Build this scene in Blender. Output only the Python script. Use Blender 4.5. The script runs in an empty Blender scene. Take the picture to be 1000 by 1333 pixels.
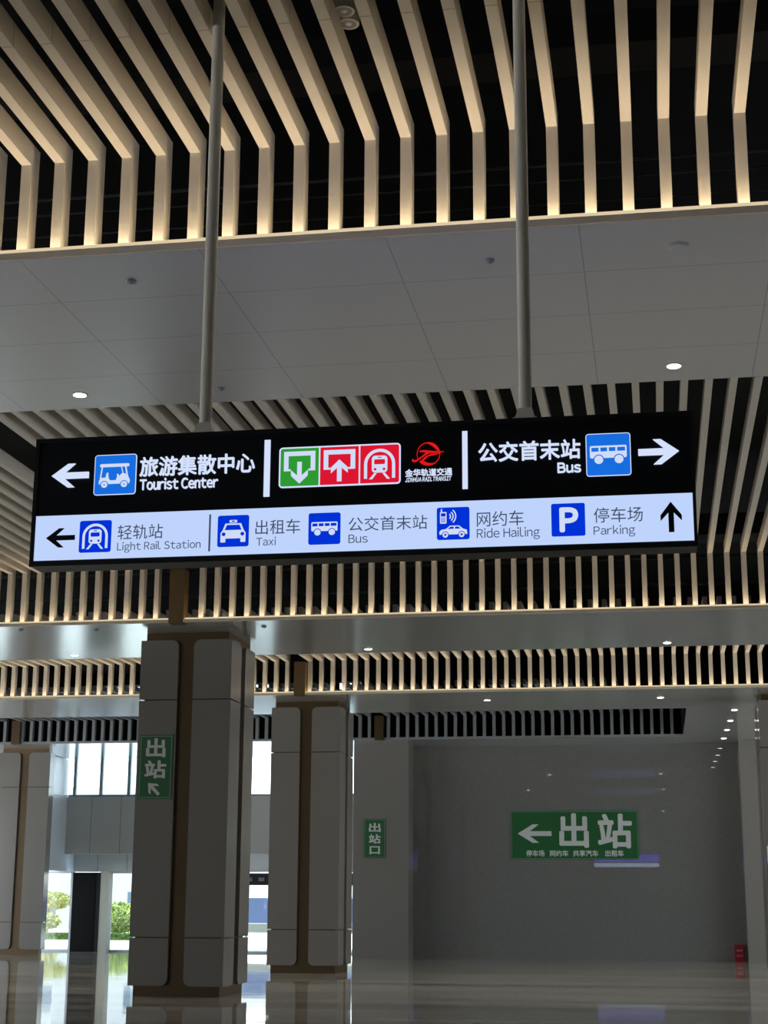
import bpy, math, random
from mathutils import Vector, Matrix
random.seed(7)
C = bpy.context.scene.collection
SC = bpy.context.scene

# ------------------------------------------------------------------ camera, sky, sun, exposure
cam_d = bpy.data.cameras.new('camera')
cam = bpy.data.objects.new('camera', cam_d); C.objects.link(cam)
cam_d.sensor_fit = 'VERTICAL'; cam_d.sensor_height = 36.0
cam_d.lens = 36.0 * 2081.5 / 1333.0
cam_d.clip_end = 3000
PITCH, YAW, ROLL = (math.radians(a) for a in (13.821, 9.613, 0.301))
fwd = Vector((-math.sin(YAW)*math.cos(PITCH), math.cos(YAW)*math.cos(PITCH), math.sin(PITCH)))
rgt = Vector((math.cos(YAW), math.sin(YAW), 0)); upv = rgt.cross(fwd)
r2 = rgt*math.cos(ROLL) + upv*math.sin(ROLL); u2 = upv*math.cos(ROLL) - rgt*math.sin(ROLL)
M = Matrix((r2, u2, -fwd)).transposed().to_4x4(); M.translation = (0, 0, 1.6)
cam.matrix_world = M
SC.camera = cam

SKY_STRENGTH = 5.0
SUN_STRENGTH = 11.0
LED_UP, LED_FRONT = 24.0, 0.72
LAMP_W = 260.0
SC.view_settings.view_transform = 'Standard'
SC.view_settings.look = 'None'
SC.view_settings.gamma = 1.0
SC.view_settings.use_curve_mapping = False
SC.view_settings.exposure = 0.0

w = bpy.data.worlds.new('sky'); SC.world = w; w.use_nodes = True
wn = w.node_tree.nodes; wl = w.node_tree.links; wn.clear()
tc = wn.new('ShaderNodeTexCoord'); sp = wn.new('ShaderNodeSeparateXYZ'); rp = wn.new('ShaderNodeValToRGB')
bg = wn.new('ShaderNodeBackground'); wo = wn.new('ShaderNodeOutputWorld')
rp.color_ramp.elements[0].position = 0.0; rp.color_ramp.elements[0].color = (0.90, 0.95, 1.0, 1)
rp.color_ramp.elements[1].position = 0.7; rp.color_ramp.elements[1].color = (0.55, 0.75, 1.0, 1)
wl.new(tc.outputs['Generated'], sp.inputs[0]); wl.new(sp.outputs['Z'], rp.inputs[0])
wl.new(rp.outputs[0], bg.inputs[0]); bg.inputs[1].default_value = SKY_STRENGTH
wl.new(bg.outputs[0], wo.inputs[0])
sun_d = bpy.data.lights.new('sun', 'SUN'); sun_d.energy = SUN_STRENGTH; sun_d.angle = math.radians(1.5)
sun_d.color = (1.0, 0.95, 0.86)
sun = bpy.data.objects.new('sun', sun_d); C.objects.link(sun)
sun.rotation_euler = (math.radians(20), math.radians(-38), 0)
sun.location = (-60, 40, 60)

# ------------------------------------------------------------------ measures (metres)
H = 6.568                                     # soffit height
Y1N, Y1F = 11.19, 15.05                       # three flat ceiling bands and the end band
Y2N, Y2F = 27.61, 31.63
Y3N, Y3F = 37.95, 41.88
Y4N = 49.0
DROP = 0.20
XL, XR = -34.0, 15.0
YB = -14.0
COLX = (-20.45, -8.6, 3.35)
ROW1, ROW2, ROW3 = 28.68, 39.24, 50.3         # front faces of the columns
WALLY = 51.3
FY = 54.5                                     # glazed facade

# ------------------------------------------------------------------ materials
def mat(name, col, rough=0.6, metal=0.0, spec=0.5, emit=None, es=0.0):
    m = bpy.data.materials.new(name); m.use_nodes = True
    b = m.node_tree.nodes['Principled BSDF']
    b.inputs['Base Color'].default_value = (*col, 1); b.inputs['Roughness'].default_value = rough
    b.inputs['Metallic'].default_value = metal; b.inputs['Specular IOR Level'].default_value = spec
    if emit:
        b.inputs['Emission Color'].default_value = (*emit, 1); b.inputs['Emission Strength'].default_value = es
    return m
def nodes(m): return m.node_tree.nodes, m.node_tree.links, m.node_tree.nodes['Principled BSDF']
def noise_col(m, c0, c1, scale=40, detail=4, stretch=(1, 1, 1), bump=0.0, lo=0.35, hi=0.65):
    n, l, b = nodes(m)
    t = n.new('ShaderNodeTexCoord'); mp = n.new('ShaderNodeMapping'); nz = n.new('ShaderNodeTexNoise'); r = n.new('ShaderNodeValToRGB')
    mp.inputs['Scale'].default_value = stretch
    nz.inputs['Scale'].default_value = scale; nz.inputs['Detail'].default_value = detail
    r.color_ramp.elements[0].position = lo; r.color_ramp.elements[0].color = (*c0, 1)
    r.color_ramp.elements[1].position = hi; r.color_ramp.elements[1].color = (*c1, 1)
    l.new(t.outputs['Object'], mp.inputs[0]); l.new(mp.outputs[0], nz.inputs['Vector'])
    l.new(nz.outputs[0], r.inputs[0]); l.new(r.outputs[0], b.inputs['Base Color'])
    if bump:
        bp = n.new('ShaderNodeBump'); bp.inputs['Strength'].default_value = bump; bp.inputs['Distance'].default_value = 0.01
        l.new(nz.outputs[0], bp.inputs['Height']); l.new(bp.outputs[0], b.inputs['Normal'])
    return r
def seams(m, px, py, x0, y0, wd, dark, axes=('X', 'Y'), base=None):
    """thin joint lines every px / py metres, multiplied over the base colour"""
    n, l, b = nodes(m)
    t = n.new('ShaderNodeTexCoord'); s = n.new('ShaderNodeSeparateXYZ'); l.new(t.outputs['Object'], s.inputs[0])
    outs = []
    for ax, p, o in ((axes[0], px, x0), (axes[1], py, y0)):
        if not p: continue
        a = n.new('ShaderNodeMath'); a.operation = 'SUBTRACT'; l.new(s.outputs[ax], a.inputs[0]); a.inputs[1].default_value = o - wd/2
        f = n.new('ShaderNodeMath'); f.operation = 'FLOORED_MODULO'; l.new(a.outputs[0], f.inputs[0]); f.inputs[1].default_value = p
        g = n.new('ShaderNodeMath'); g.operation = 'LESS_THAN'; l.new(f.outputs[0], g.inputs[0]); g.inputs[1].default_value = wd
        outs.append(g.outputs[0])
    o = outs[0]
    if len(outs) == 2:
        mx = n.new('ShaderNodeMath'); mx.operation = 'MAXIMUM'; l.new(outs[0], mx.inputs[0]); l.new(outs[1], mx.inputs[1]); o = mx.outputs[0]
    mix = n.new('ShaderNodeMix'); mix.data_type = 'RGBA'
    l.new(o, mix.inputs['Factor'])
    src = b.inputs['Base Color'].links
    if src: l.new(src[0].from_socket, mix.inputs['A'])
    else: mix.inputs['A'].default_value = b.inputs['Base Color'].default_value
    mix.inputs['B'].default_value = (*dark, 1)
    l.new(mix.outputs['Result'], b.inputs['Base Color'])

def emat(name, col, s):
    m = bpy.data.materials.new(name); m.use_nodes = True
    n = m.node_tree.nodes; n.clear()
    e = n.new('ShaderNodeEmission'); o = n.new('ShaderNodeOutputMaterial')
    e.inputs[0].default_value = (*col, 1); e.inputs[1].default_value = s
    m.node_tree.links.new(e.outputs[0], o.inputs[0]); return m
def glass(name, tint=(0.9, 0.97, 0.98), refl=1.0):
    m = bpy.data.materials.new(name); m.use_nodes = True
    n = m.node_tree.nodes; l = m.node_tree.links; n.clear()
    t = n.new('ShaderNodeBsdfTransparent'); g = n.new('ShaderNodeBsdfGlossy'); f = n.new('ShaderNodeFresnel'); x = n.new('ShaderNodeMixShader'); o = n.new('ShaderNodeOutputMaterial')
    t.inputs[0].default_value = (*tint, 1); g.inputs['Roughness'].default_value = 0.02; f.inputs[0].default_value = 1.45
    l.new(f.outputs[0], x.inputs[0]); l.new(t.outputs[0], x.inputs[1]); l.new(g.outputs[0], x.inputs[2]); l.new(x.outputs[0], o.inputs[0])
    return m

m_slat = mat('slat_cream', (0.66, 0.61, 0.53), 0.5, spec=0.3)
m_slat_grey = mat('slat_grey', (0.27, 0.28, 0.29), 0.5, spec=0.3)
m_soffit = mat('soffit_panel', (0.68, 0.70, 0.72), 0.26, metal=0.4, spec=0.5)
seams(m_soffit, 1.475, 0.965, -0.43, Y1N, 0.008, (0.42, 0.43, 0.44))
m_soffit_b = mat('soffit_panel_far', (0.70, 0.71, 0.70), 0.17, metal=0.7, spec=0.5)
seams(m_soffit_b, 1.475, 1.0, -0.43, Y2N, 0.008, (0.52, 0.53, 0.52))
m_ledge = mat('ledge_cream', (0.72, 0.64, 0.5), 0.5)
m_roof = mat('roof_black', (0.008, 0.008, 0.009), 0.9, spec=0.1)
m_duct = mat('duct_dark', (0.010, 0.010, 0.011), 0.7, spec=0.15)
m_pipe = mat('pipe_dark', (0.045, 0.045, 0.05), 0.5)
m_bronze = mat('bronze_metal', (0.17, 0.105, 0.045), 0.38, metal=0.5)
m_bronze_d = mat('bronze_dark', (0.085, 0.052, 0.018), 0.42, metal=0.4)
m_stone = mat('column_stone', (0.3, 0.29, 0.27), 0.14, spec=0.5)
noise_col(m_stone, (0.19, 0.178, 0.160), (0.232, 0.218, 0.196), 90, 3)
m_wall = mat('wall_stone', (0.24, 0.24, 0.23), 0.012, spec=1.0)
noise_col(m_wall, (0.165, 0.165, 0.154), (0.188, 0.188, 0.175), 25, 3)
seams(m_wall, 1.5, 0, -7.49, 0, 0.008, (0.17, 0.17, 0.16), axes=('X', 'Z'))
m_plain = mat('interior_plain', (0.3, 0.3, 0.29), 0.8)
m_floor = mat('floor_marble', (0.5, 0.47, 0.42), 0.035, spec=0.6)
noise_col(m_floor, (0.36, 0.33, 0.27), (0.80, 0.76, 0.66), 0.55, 9, (0.22, 1.6, 1), bump=0.0, lo=0.36, hi=0.64)
seams(m_floor, 0, 8.4, 0, 26.2, 0.10, (0.12, 0.115, 0.10))
def floor_ripple():
    n, l, b = nodes(m_floor)
    t = n.new('ShaderNodeTexCoord'); mp = n.new('ShaderNodeMapping'); nz = n.new('ShaderNodeTexNoise'); bp = n.new('ShaderNodeBump')
    mp.inputs['Scale'].default_value = (0.25, 1.2, 1); nz.inputs['Scale'].default_value = 1.3; nz.inputs['Detail'].default_value = 3
    bp.inputs['Strength'].default_value = 0.10; bp.inputs['Distance'].default_value = 0.02
    l.new(t.outputs['Object'], mp.inputs[0]); l.new(mp.outputs[0], nz.inputs['Vector']); l.new(nz.outputs[0], bp.inputs['Height']); l.new(bp.outputs[0], b.inputs['Normal'])
floor_ripple()
m_led = emat('led_warm', (1.0, 0.80, 0.54), LED_UP)
m_led_far = emat('led_warm_far', (1.0, 0.80, 0.54), LED_UP*0.6)
m_led_front = emat('led_warm_diffuser', (1.0, 0.80, 0.52), LED_FRONT)
m_lamp = emat('downlight_glow', (1.0, 0.93, 0.8), 14)
m_ring = mat('ring_grey', (0.5, 0.5, 0.49), 0.4)
m_ring_d = mat('detector_grey', (0.30, 0.31, 0.32), 0.5)
m_black = mat('sign_black', (0.007, 0.008, 0.011), 0.4, spec=0.25)
m_frame = mat('sign_frame', (0.012, 0.013, 0.016), 0.45, spec=0.3)
m_wband = emat('sign_white_band', (0.52, 0.655, 0.97), 1.0)
m_wlet = emat('sign_white_letters', (0.66, 0.75, 0.97), 1.0)
m_wsym = emat('sign_white_symbol', (0.66, 0.75, 0.97), 0.95)
m_blue_t = emat('sign_blue_upper', (0.010, 0.18, 0.86), 0.85)
m_blue = emat('sign_blue_lower', (0.0, 0.035, 0.74), 0.9)
m_green = emat('sign_green', (0.03, 0.35, 0.035), 0.9)
m_red = emat('sign_red', (0.72, 0.008, 0.03), 1.0)
m_lred = emat('sign_logo_red', (0.75, 0.01, 0.012), 0.95)
m_ink = mat('sign_ink', (0.010, 0.010, 0.012), 0.6, spec=0.2)
m_gink = mat('sign_grey_ink', (0.05, 0.055, 0.07), 0.6, spec=0.2, emit=(0.05, 0.07, 0.13), es=1.0)
m_violet = emat('sign_back_violet', (0.10, 0.08, 0.75), 2.5)
m_rearw = emat('sign_back_white', (0.56, 0.68, 0.97), 2.5)
m_pole = mat('pole_grey', (0.84, 0.79, 0.69), 0.5)
m_greens = mat('exit_sign_green', (0.012, 0.115, 0.03), 0.45)
m_glet = mat('exit_sign_letters', (0.62, 0.64, 0.62), 0.5)
m_redbox = mat('red_paint', (0.32, 0.008, 0.02), 0.35)
m_white = mat('white_paint', (0.75, 0.76, 0.76), 0.5)
m_panelgrey = mat('facade_panel', (0.50, 0.50, 0.48), 0.5)
m_pale = mat('pale_metal', (0.66, 0.72, 0.78), 0.3)
m_post = mat('pale_post', (0.62, 0.63, 0.55), 0.6)
m_mull = mat('mullion_grey', (0.25, 0.30, 0.32), 0.5)
m_doorblk = mat('door_black', (0.004, 0.0045, 0.006), 0.5, spec=0.12)
m_glass = glass('window_glass')
m_glass_low = glass('door_glass', (0.84, 0.87, 0.84))
m_pave = mat('paving', (0.62, 0.62, 0.60), 0.7)
m_lawn = mat('lawn', (0.16, 0.30, 0.05), 0.9); noise_col(m_lawn, (0.05, 0.10, 0.012), (0.14, 0.20, 0.03), 3, 6)
m_hedge = mat('hedge_leaf', (0.12, 0.28, 0.04), 0.7); noise_col(m_hedge, (0.03, 0.08, 0.01), (0.12, 0.20, 0.03), 8, 5)
m_bush = mat('bush_leaf', (0.22, 0.36, 0.07), 0.7); noise_col(m_bush, (0.09, 0.16, 0.02), (0.36, 0.42, 0.10), 2.5, 5)
m_yellow = mat('yellow_leaf', (0.5, 0.5, 0.1), 0.7); noise_col(m_yellow, (0.22, 0.23, 0.04), (0.42, 0.40, 0.13), 2.5, 5)
m_trunk = mat('trunk', (0.14, 0.10, 0.07), 0.9)
m_bld = mat('building_white', (0.30, 0.31, 0.33), 0.7)
m_bldg = mat('building_grey', (0.17, 0.19, 0.18), 0.7)
m_bldwin = mat('building_window', (0.06, 0.09, 0.13), 0.3)
m_tower = mat('tower_pale', (0.62, 0.72, 0.72), 0.7)
m_towerband = mat('tower_band', (0.42, 0.55, 0.56), 0.5)
m_hoard = mat('hoarding_blue', (0.09, 0.13, 0.26), 0.6); noise_col(m_hoard, (0.07, 0.11, 0.24), (0.30, 0.38, 0.50), 1.3, 3, lo=0.55, hi=0.7)

# ------------------------------------------------------------------ mesh helpers
class MB:
    def __init__(s): s.v = []; s.f = []; s.mi = []
    def add(s, vs, fs, mi=0):
        o = len(s.v); s.v += [tuple(a) for a in vs]
        for f in fs: s.f.append([o+i for i in f]); s.mi.append(mi)
        return s
    def box(s, x0, x1, y0, y1, z0, z1, mi=0):
        v = [(x0,y0,z0),(x1,y0,z0),(x1,y1,z0),(x0,y1,z0),(x0,y0,z1),(x1,y0,z1),(x1,y1,z1),(x0,y1,z1)]
        return s.add(v, [(0,3,2,1),(4,5,6,7),(0,1,5,4),(1,2,6,5),(2,3,7,6),(3,0,4,7)], mi)
    def prism_xz(s, poly, y0, y1, mi=0):          # y0 = front
        a = sum(poly[i][0]*poly[(i+1) % len(poly)][1]-poly[(i+1) % len(poly)][0]*poly[i][1] for i in range(len(poly)))
        if a < 0: poly = poly[::-1]
        n = len(poly)
        v = [(x, y0, z) for x, z in poly] + [(x, y1, z) for x, z in poly]
        f = [list(range(n)), list(range(2*n-1, n-1, -1))] + [(i, n+i, n+(i+1) % n, (i+1) % n) for i in range(n)]
        return s.add(v, f, mi)
    def prism_yz(s, poly, x0, x1, mi=0):
        a = sum(poly[i][0]*poly[(i+1) % len(poly)][1]-poly[(i+1) % len(poly)][0]*poly[i][1] for i in range(len(poly)))
        if a < 0: poly = poly[::-1]
        n = len(poly)
        v = [(x1, y, z) for y, z in poly] + [(x0, y, z) for y, z in poly]
        f = [list(range(n)), list(range(2*n-1, n-1, -1))] + [(i, n+i, n+(i+1) % n, (i+1) % n) for i in range(n)]
        return s.add(v, f, mi)
    def lathe(s, prof, seg=32, c=(0, 0, 0), mi=0):  # profile of (radius, z)
        v = []; f = []
        for r, z in prof:
            for k in range(seg):
                a = 2*math.pi*k/seg; v.append((c[0]+r*math.cos(a), c[1]+r*math.sin(a), c[2]+z))
        for j in range(len(prof)-1):
            for k in range(seg):
                k2 = (k+1) % seg
                f.append((j*seg+k, j*seg+k2, (j+1)*seg+k2, (j+1)*seg+k))
        f.append(list(range(seg))[::-1]); f.append([(len(prof)-1)*seg+k for k in range(seg)])
        return s.add(v, f, mi)
    def tube(s, p, q, r, seg=10, mi=0):
        p = Vector(p); q = Vector(q); d = (q-p).normalized()
        a = d.orthogonal().normalized(); b = d.cross(a)
        v = [p+(a*math.cos(t)+b*math.sin(t))*r for t in [2*math.pi*k/seg for k in range(seg)]]
        v += [x+(q-p) for x in v]
        f = [(k, (k+1) % seg, seg+(k+1) % seg, seg+k) for k in range(seg)] + [list(range(seg))[::-1], list(range(seg, 2*seg))]
        return s.add(v, f, mi)
    def build(s, name, m, parent=None, off=None):
        me = bpy.data.meshes.new(name)
        vs = s.v if off is None else [(a-off[0], b-off[1], c-off[2]) for a, b, c in s.v]
        me.from_pydata(vs, [], s.f)
        for x in (m if isinstance(m, (list, tuple)) else [m]): me.materials.append(x)
        for p, i in zip(me.polygons, s.mi): p.material_index = i
        me.validate(); me.update()
        o = bpy.data.objects.new(name, me); C.objects.link(o)
        if off is not None: o.location = off
        if parent is not None:
            o.parent = parent
            if off is None: o.location = -parent_world(parent)
        return o
def parent_world(o):
    v = Vector(o.location)
    while o.parent is not None:
        o = o.parent; v = v + Vector(o.location)
    return v
def thing(name, loc, label, cat, group=None):
    o = bpy.data.objects.new(name, None); C.objects.link(o); o.location = loc; o.empty_display_size = 0.1
    return tag(o, label, cat, group)
def tag(o, label, cat, group=None):
    o['label'] = label; o['category'] = cat
    if group: o['group'] = group
    return o
def struct(o): o['kind'] = 'structure'; return o
def copy_tree(o, parent=None):
    c = o.copy(); C.objects.link(c)
    if parent is not None: c.parent = parent
    for ch in list(o.children): copy_tree(ch, c)
    return c
def rrect(x0, x1, z0, z1, r, n=6, corners=(1, 1, 1, 1)):   # corners: bl, br, tr, tl
    pts = []
    for (cx, cz, a0), on in zip(((x0, z0, 180), (x1, z0, 270), (x1, z1, 0), (x0, z1, 90)), corners):
        if not on: pts.append((cx, cz)); continue
        ox = cx + (r if cx == x0 else -r); oz = cz + (r if cz == z0 else -r)
        for k in range(n+1):
            a = math.radians(a0 + 90*k/n); pts.append((ox+r*math.cos(a), oz+r*math.sin(a)))
    return pts
def circ(cx, cz, r, n=24, rz=None):
    rz = rz or r
    return [(cx+r*math.cos(2*math.pi*k/n), cz+rz*math.sin(2*math.pi*k/n)) for k in range(n)]
def glyphs(body, shear=0.0):
    """(vertices, faces) of flat lettering, letters set one after another at their own widths"""
    def one(ch):
        cu = bpy.data.curves.new('glyph', 'FONT'); cu.body = ch; cu.resolution_u = 6; cu.shear = shear
        to = bpy.data.objects.new('glyph', cu); C.objects.link(to)
        dg = bpy.context.evaluated_depsgraph_get(); dg.update()
        me = bpy.data.meshes.new_from_object(to.evaluated_get(dg))
        v = [(p.co.x, p.co.y) for p in me.vertices]; f = [list(p.vertices) for p in me.polygons]
        bpy.data.objects.remove(to); bpy.data.curves.remove(cu); bpy.data.meshes.remove(me)
        return v, f
    if ord(body[0]) > 0x2000: return one(body)
    V, F, x = [], [], 0.0
    for ch in body:
        if ch == ' ': x += 0.27; continue
        v, f = one(chr(ord(ch)+0xFEE0))          # the wide forms of the Latin letters, a plain grotesque
        x0 = min(a for a, _ in v); x1 = max(a for a, _ in v); o = len(V)
        V += [(a-x0+x, b) for a, b in v]; F += [[o+i for i in q] for q in f]
        x += x1-x0+0.085
    return V, F
def text(name, body, bb, y, depth, m, parent, bold=0.0, font_italic=0.0):
    """lettering fitted to the box bb = (x0, x1, z0, z1) on a face that looks towards -Y"""
    V, F = glyphs(body, font_italic)
    xs = [a for a, _ in V]; ys = [b for _, b in V]
    sh = [(0, 0)]
    if bold > 0: sh = [(bold*math.cos(k*math.pi/4), bold*math.sin(k*math.pi/4)) for k in range(8)] + [(0, 0)]
    e = max(bold, 0)
    x0, x1, z0, z1 = bb; mx, my = min(xs)-e, min(ys)-e
    sx = (x1-x0)/(max(xs)+e-mx); sz = (z1-z0)/(max(ys)+e-my)
    mb = MB()
    for q, (dx, dy) in enumerate(sh):
        P = [(x0+(a+dx-mx)*sx, z0+(b_+dy-my)*sz) for a, b_ in V]; n = len(P); yf = y-depth-q*0.00002
        edges = {}
        for f in F:
            for i in range(len(f)):
                k = (f[i], f[(i+1) % len(f)])
                if (k[1], k[0]) in edges: del edges[(k[1], k[0])]
                else: edges[k] = 1
        mb.add([(a, yf, b_) for a, b_ in P] + [(a, y, b_) for a, b_ in P], [list(f) for f in F] + [(a, n+a, n+b_, b_) for a, b_ in edges])
    return mb.build(name, m, parent)
ARROW = [(0, .5), (.44, 1), (.63, 1), (.36, .63), (1, .63), (1, .37), (.36, .37), (.63, 0), (.44, 0)]
def fit(poly, bb): return [(bb[0]+a*(bb[1]-bb[0]), bb[2]+b*(bb[3]-bb[2])) for a, b in poly]

# ------------------------------------------------------------------ the hall: floor, roof, soffits, walls
struct(MB().box(XL, XR, YB, FY+0.4, -0.2, 0).build('floor', m_floor))
struct(MB().box(XL, XR, YB, FY+1.4, 9.6, 9.8).build('ceiling', m_roof))
def soffit(y0, y1, m, x0=XL, x1=XR, lip=True):
    struct(MB().box(x0, x1, y0, y1, H, H+0.02).build('ceiling', m))
soffit(Y1N+0.031, Y1F, m_soffit)
soffit(Y2N+0.031, Y2F, m_soffit_b)
soffit(Y3N+0.031, Y3F, m_soffit_b, x1=0.83)
soffit(Y4N, FY-0.05, m_soffit_b, x1=-7.75)
struct(MB().box(-7.75, 0.83, Y4N, WALLY+0.3, H, H+0.06).build('ceiling', m_soffit_b))
struct(MB().box(0.83, XR, Y3N+0.031, WALLY+0.3, H, H+0.02).build('ceiling', m_soffit_b))
BAYEND = MB().box(0.80, 0.83, Y3F, Y4N, H+0.061, 8.0).build('trim_1', m_roof); struct(BAYEND)
struct(MB().box(XL, 0.83, Y4N-0.06, Y4N, H-0.0, H+0.07).build('trim_2', m_slat_grey))
# cream lips along the near edge of the three lit bands, split by the bronze strips over the columns
STRIPX = {1: [], 2: [-8.49], 3: [-8.49]}
LEDS = []
def lips(idx, yn, n0):
    cuts = [XL] + [v for c in STRIPX[idx] for v in (c-0.15, c+0.15)] + [XR]
    for k in range(0, len(cuts), 2):
        a, b = cuts[k], cuts[k+1]
        mb = MB(); mb.box(a, b, yn, yn+0.03, H-0.004, H+0.05); mb.box(a, b, yn+DROP-0.012, yn+DROP+0.25, H+0.021, H+0.097)
        struct(mb.build('trim_%d' % n0, m_ledge)); n0 += 1
        LEDS.append((idx, a, b, yn))
    return n0
nt = 3
for idx, yn in ((1, Y1N), (2, Y2N), (3, Y3N)): nt = lips(idx, yn, nt)
LEDLAB = {(1, 0): 'warm light strip along the nearest ceiling ledge above the hanging sign',
          (2, 0): 'warm light strip on the ledge left of the bronze post behind the hanging sign',
          (2, 1): 'warm light strip on the ledge right of the bronze post behind the hanging sign',
          (3, 0): 'warm light strip on the farthest lit ledge, left of its bronze post',
          (3, 1): 'warm light strip on the farthest lit ledge, right of its bronze post'}
cnt = {}
for idx, a, b, yn in LEDS:
    k = cnt.get(idx, 0); cnt[idx] = k+1
    mb = MB()
    mb.box(a+0.01, b-0.01, yn+0.001, yn+0.03, H+0.0505, H+0.078, 1)
    mb.box(a+0.01, b-0.01, yn+0.09, yn+0.15, H+0.021, H+0.034, 0)
    o = mb.build('light_strip', [m_led if idx == 1 else m_led_far, m_led_front], off=((a+b)/2, yn, H+0.05))
    tag(o, LEDLAB[(idx, k)], 'light')

# walls
struct(MB().box(-9.42, 4.2, WALLY, WALLY+0.3, 0, H).build('wall_back', m_wall))
struct(MB().box(XR-0.2, XR, YB, 26, 0, 9.6).build('wall_right', m_plain))  # unseen side wall, opening farther along shaped to admit daylight
struct(MB().box(XR-0.2, XR, 26, WALLY, 4.5, 9.6).build('wall_right', m_plain))
struct(MB().box(4.2, XR, WALLY, WALLY+0.3, 0, H).build('wall_back', m_wall))
struct(MB().box(XL, XR, YB, YB+0.2, 0, 9.6).build('wall_front', m_plain))
struct(MB().box(-9.42, XR, FY, FY+0.2, 0, 9.6).build('wall_back_outer', m_plain))
struct(MB().box(-9.42, XR, WALLY+0.05, WALLY+0.3, H+0.07, 9.6).build('wall_back', m_roof))
struct(MB().box(XL, -20.75, 52.2, 52.4, 2.7, H-0.01).build('wall_facade', m_plain))  # unseen wall added to block the sky beyond the half column
struct(MB().box(XL, -20.75, 52.2, 52.4, H+0.03, 9.6).build('wall_facade', m_roof))
struct(MB().box(-20.85, -20.75, 52.4, FY+0.25, H+0.03, 9.6).build('wall_left', m_roof))  # hidden black wall added to stop sky showing through the grey slats
struct(MB().box(XL, XL+0.2, YB, 52, 6.4, 9.6).build('wall_left', m_plain))
struct(MB().box(XL, XL+0.2, 8, 20, 0, 6.4).build('wall_left', m_plain))  # unseen side wall, gaps on either side left for daylight

# bronze strips that close the slat bays over the column line
def bronze(x, yn, z1, n, d=0.24, m=None):
    struct(MB().box(x-0.14, x+0.14, yn-0.03, yn+d, H-0.012, z1).build('trim_%d' % n, m or m_bronze))
bronze(-8.49, Y2N, 7.55, 20); bronze(-8.49, Y3N, 7.37, 21)
bronze(-20.23, Y4N-0.12, 7.3, 22, m=m_bronze_d); bronze(-8.4, Y4N-0.12, 7.3, 23, m=m_bronze_d)  # darker bronze puts the unlit bay's shade into the colour

# ------------------------------------------------------------------ ceiling slats
def slat_mesh(wd, y_start, y_front, zf, zb, hs, dd, taper):
    """bent baffle: a level run that folds down to the ledge, tapering at the foot. local origin = front foot"""
    f = y_front
    poly = [(y_start, zf), (f, zf), (f, zb)]
    zt = zb + (zf-zb)*0.5
    n = 8
    for k in range(n+1):
        t = k/n
        d = dd if not taper else 0.03+(dd-0.03)*math.sin(t*math.pi/2)
        poly.append((f+d, zb+(zt-zb)*t))
    poly += [(f+dd, zf+hs), (y_start, zf+hs)]
    mb = MB(); mb.prism_yz([(y-f, z-zb) for y, z in poly], -wd/2, wd/2)
    return mb
def bay(idx, y_start, yn, zf, x_from, x_to, pitch, x0, m, wd, label, group, skip=(), zb=H+0.098, dd=0.165, hs=0.19, taper=False, joints=None):
    f = yn
    proto = None
    k0 = math.ceil((x_from-x0)/pitch); k1 = math.floor((x_to-x0)/pitch)
    for k in range(k0, k1+1):
        x = x0+k*pitch
        if any(abs(x-s) < 0.14+wd/2 for s in skip): continue
        if proto is None:
            mb = slat_mesh(wd, y_start, f, zf, zb, hs, dd, taper)
            proto = mb.build('baffle_slat', m); proto.location = (x, f, zb); tag(proto, label, 'slat', group); o = proto
            if joints:
                j = MB().box(-wd/2-0.001, wd/2+0.001, joints-f-0.004, joints-f+0.004, zf-zb-0.001, zf-zb+hs)
                jo = j.build('joint', m_ring_d, proto); jo.location = (0, 0, 0)
        else:
            o = copy_tree(proto); o.location = (x, f, zb)
bay(0, 4.5, Y1N+DROP, 7.475, -7.2, 2.0, 0.2859, 0.2302, m_slat, 0.085, 'cream bent ceiling slat at the top of the photo, above the lit hanging sign', 'slats of the bay in front of the sign', joints=9.6)
bay(1, 15.3, Y2N+DROP, 7.60, -12.9, 2.9, 0.28605, 0.2035, m_slat, 0.086, 'cream bent ceiling slat of the bay passing behind the hanging sign', 'slats of the bay behind the sign', skip=STRIPX[2])
bay(2, 31.9, Y3N+DROP, 7.41, -16.9, 3.5, 0.2838, 0.2234, m_slat, 0.09, 'cream bent ceiling slat of the bay between the tops of the two bronze-striped columns', 'slats of the bay between the columns', skip=STRIPX[3])
bay(3, 42.0, Y4N-0.06, 7.28, -21.4, 0.6, 0.298, 0.52, m_slat_grey, 0.09, 'grey unlit ceiling slat above the back wall and the entrance windows', 'grey slats by the back wall', skip=(-20.23, -8.4), zb=H+0.07, dd=0.16, hs=0.14, taper=False)

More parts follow.
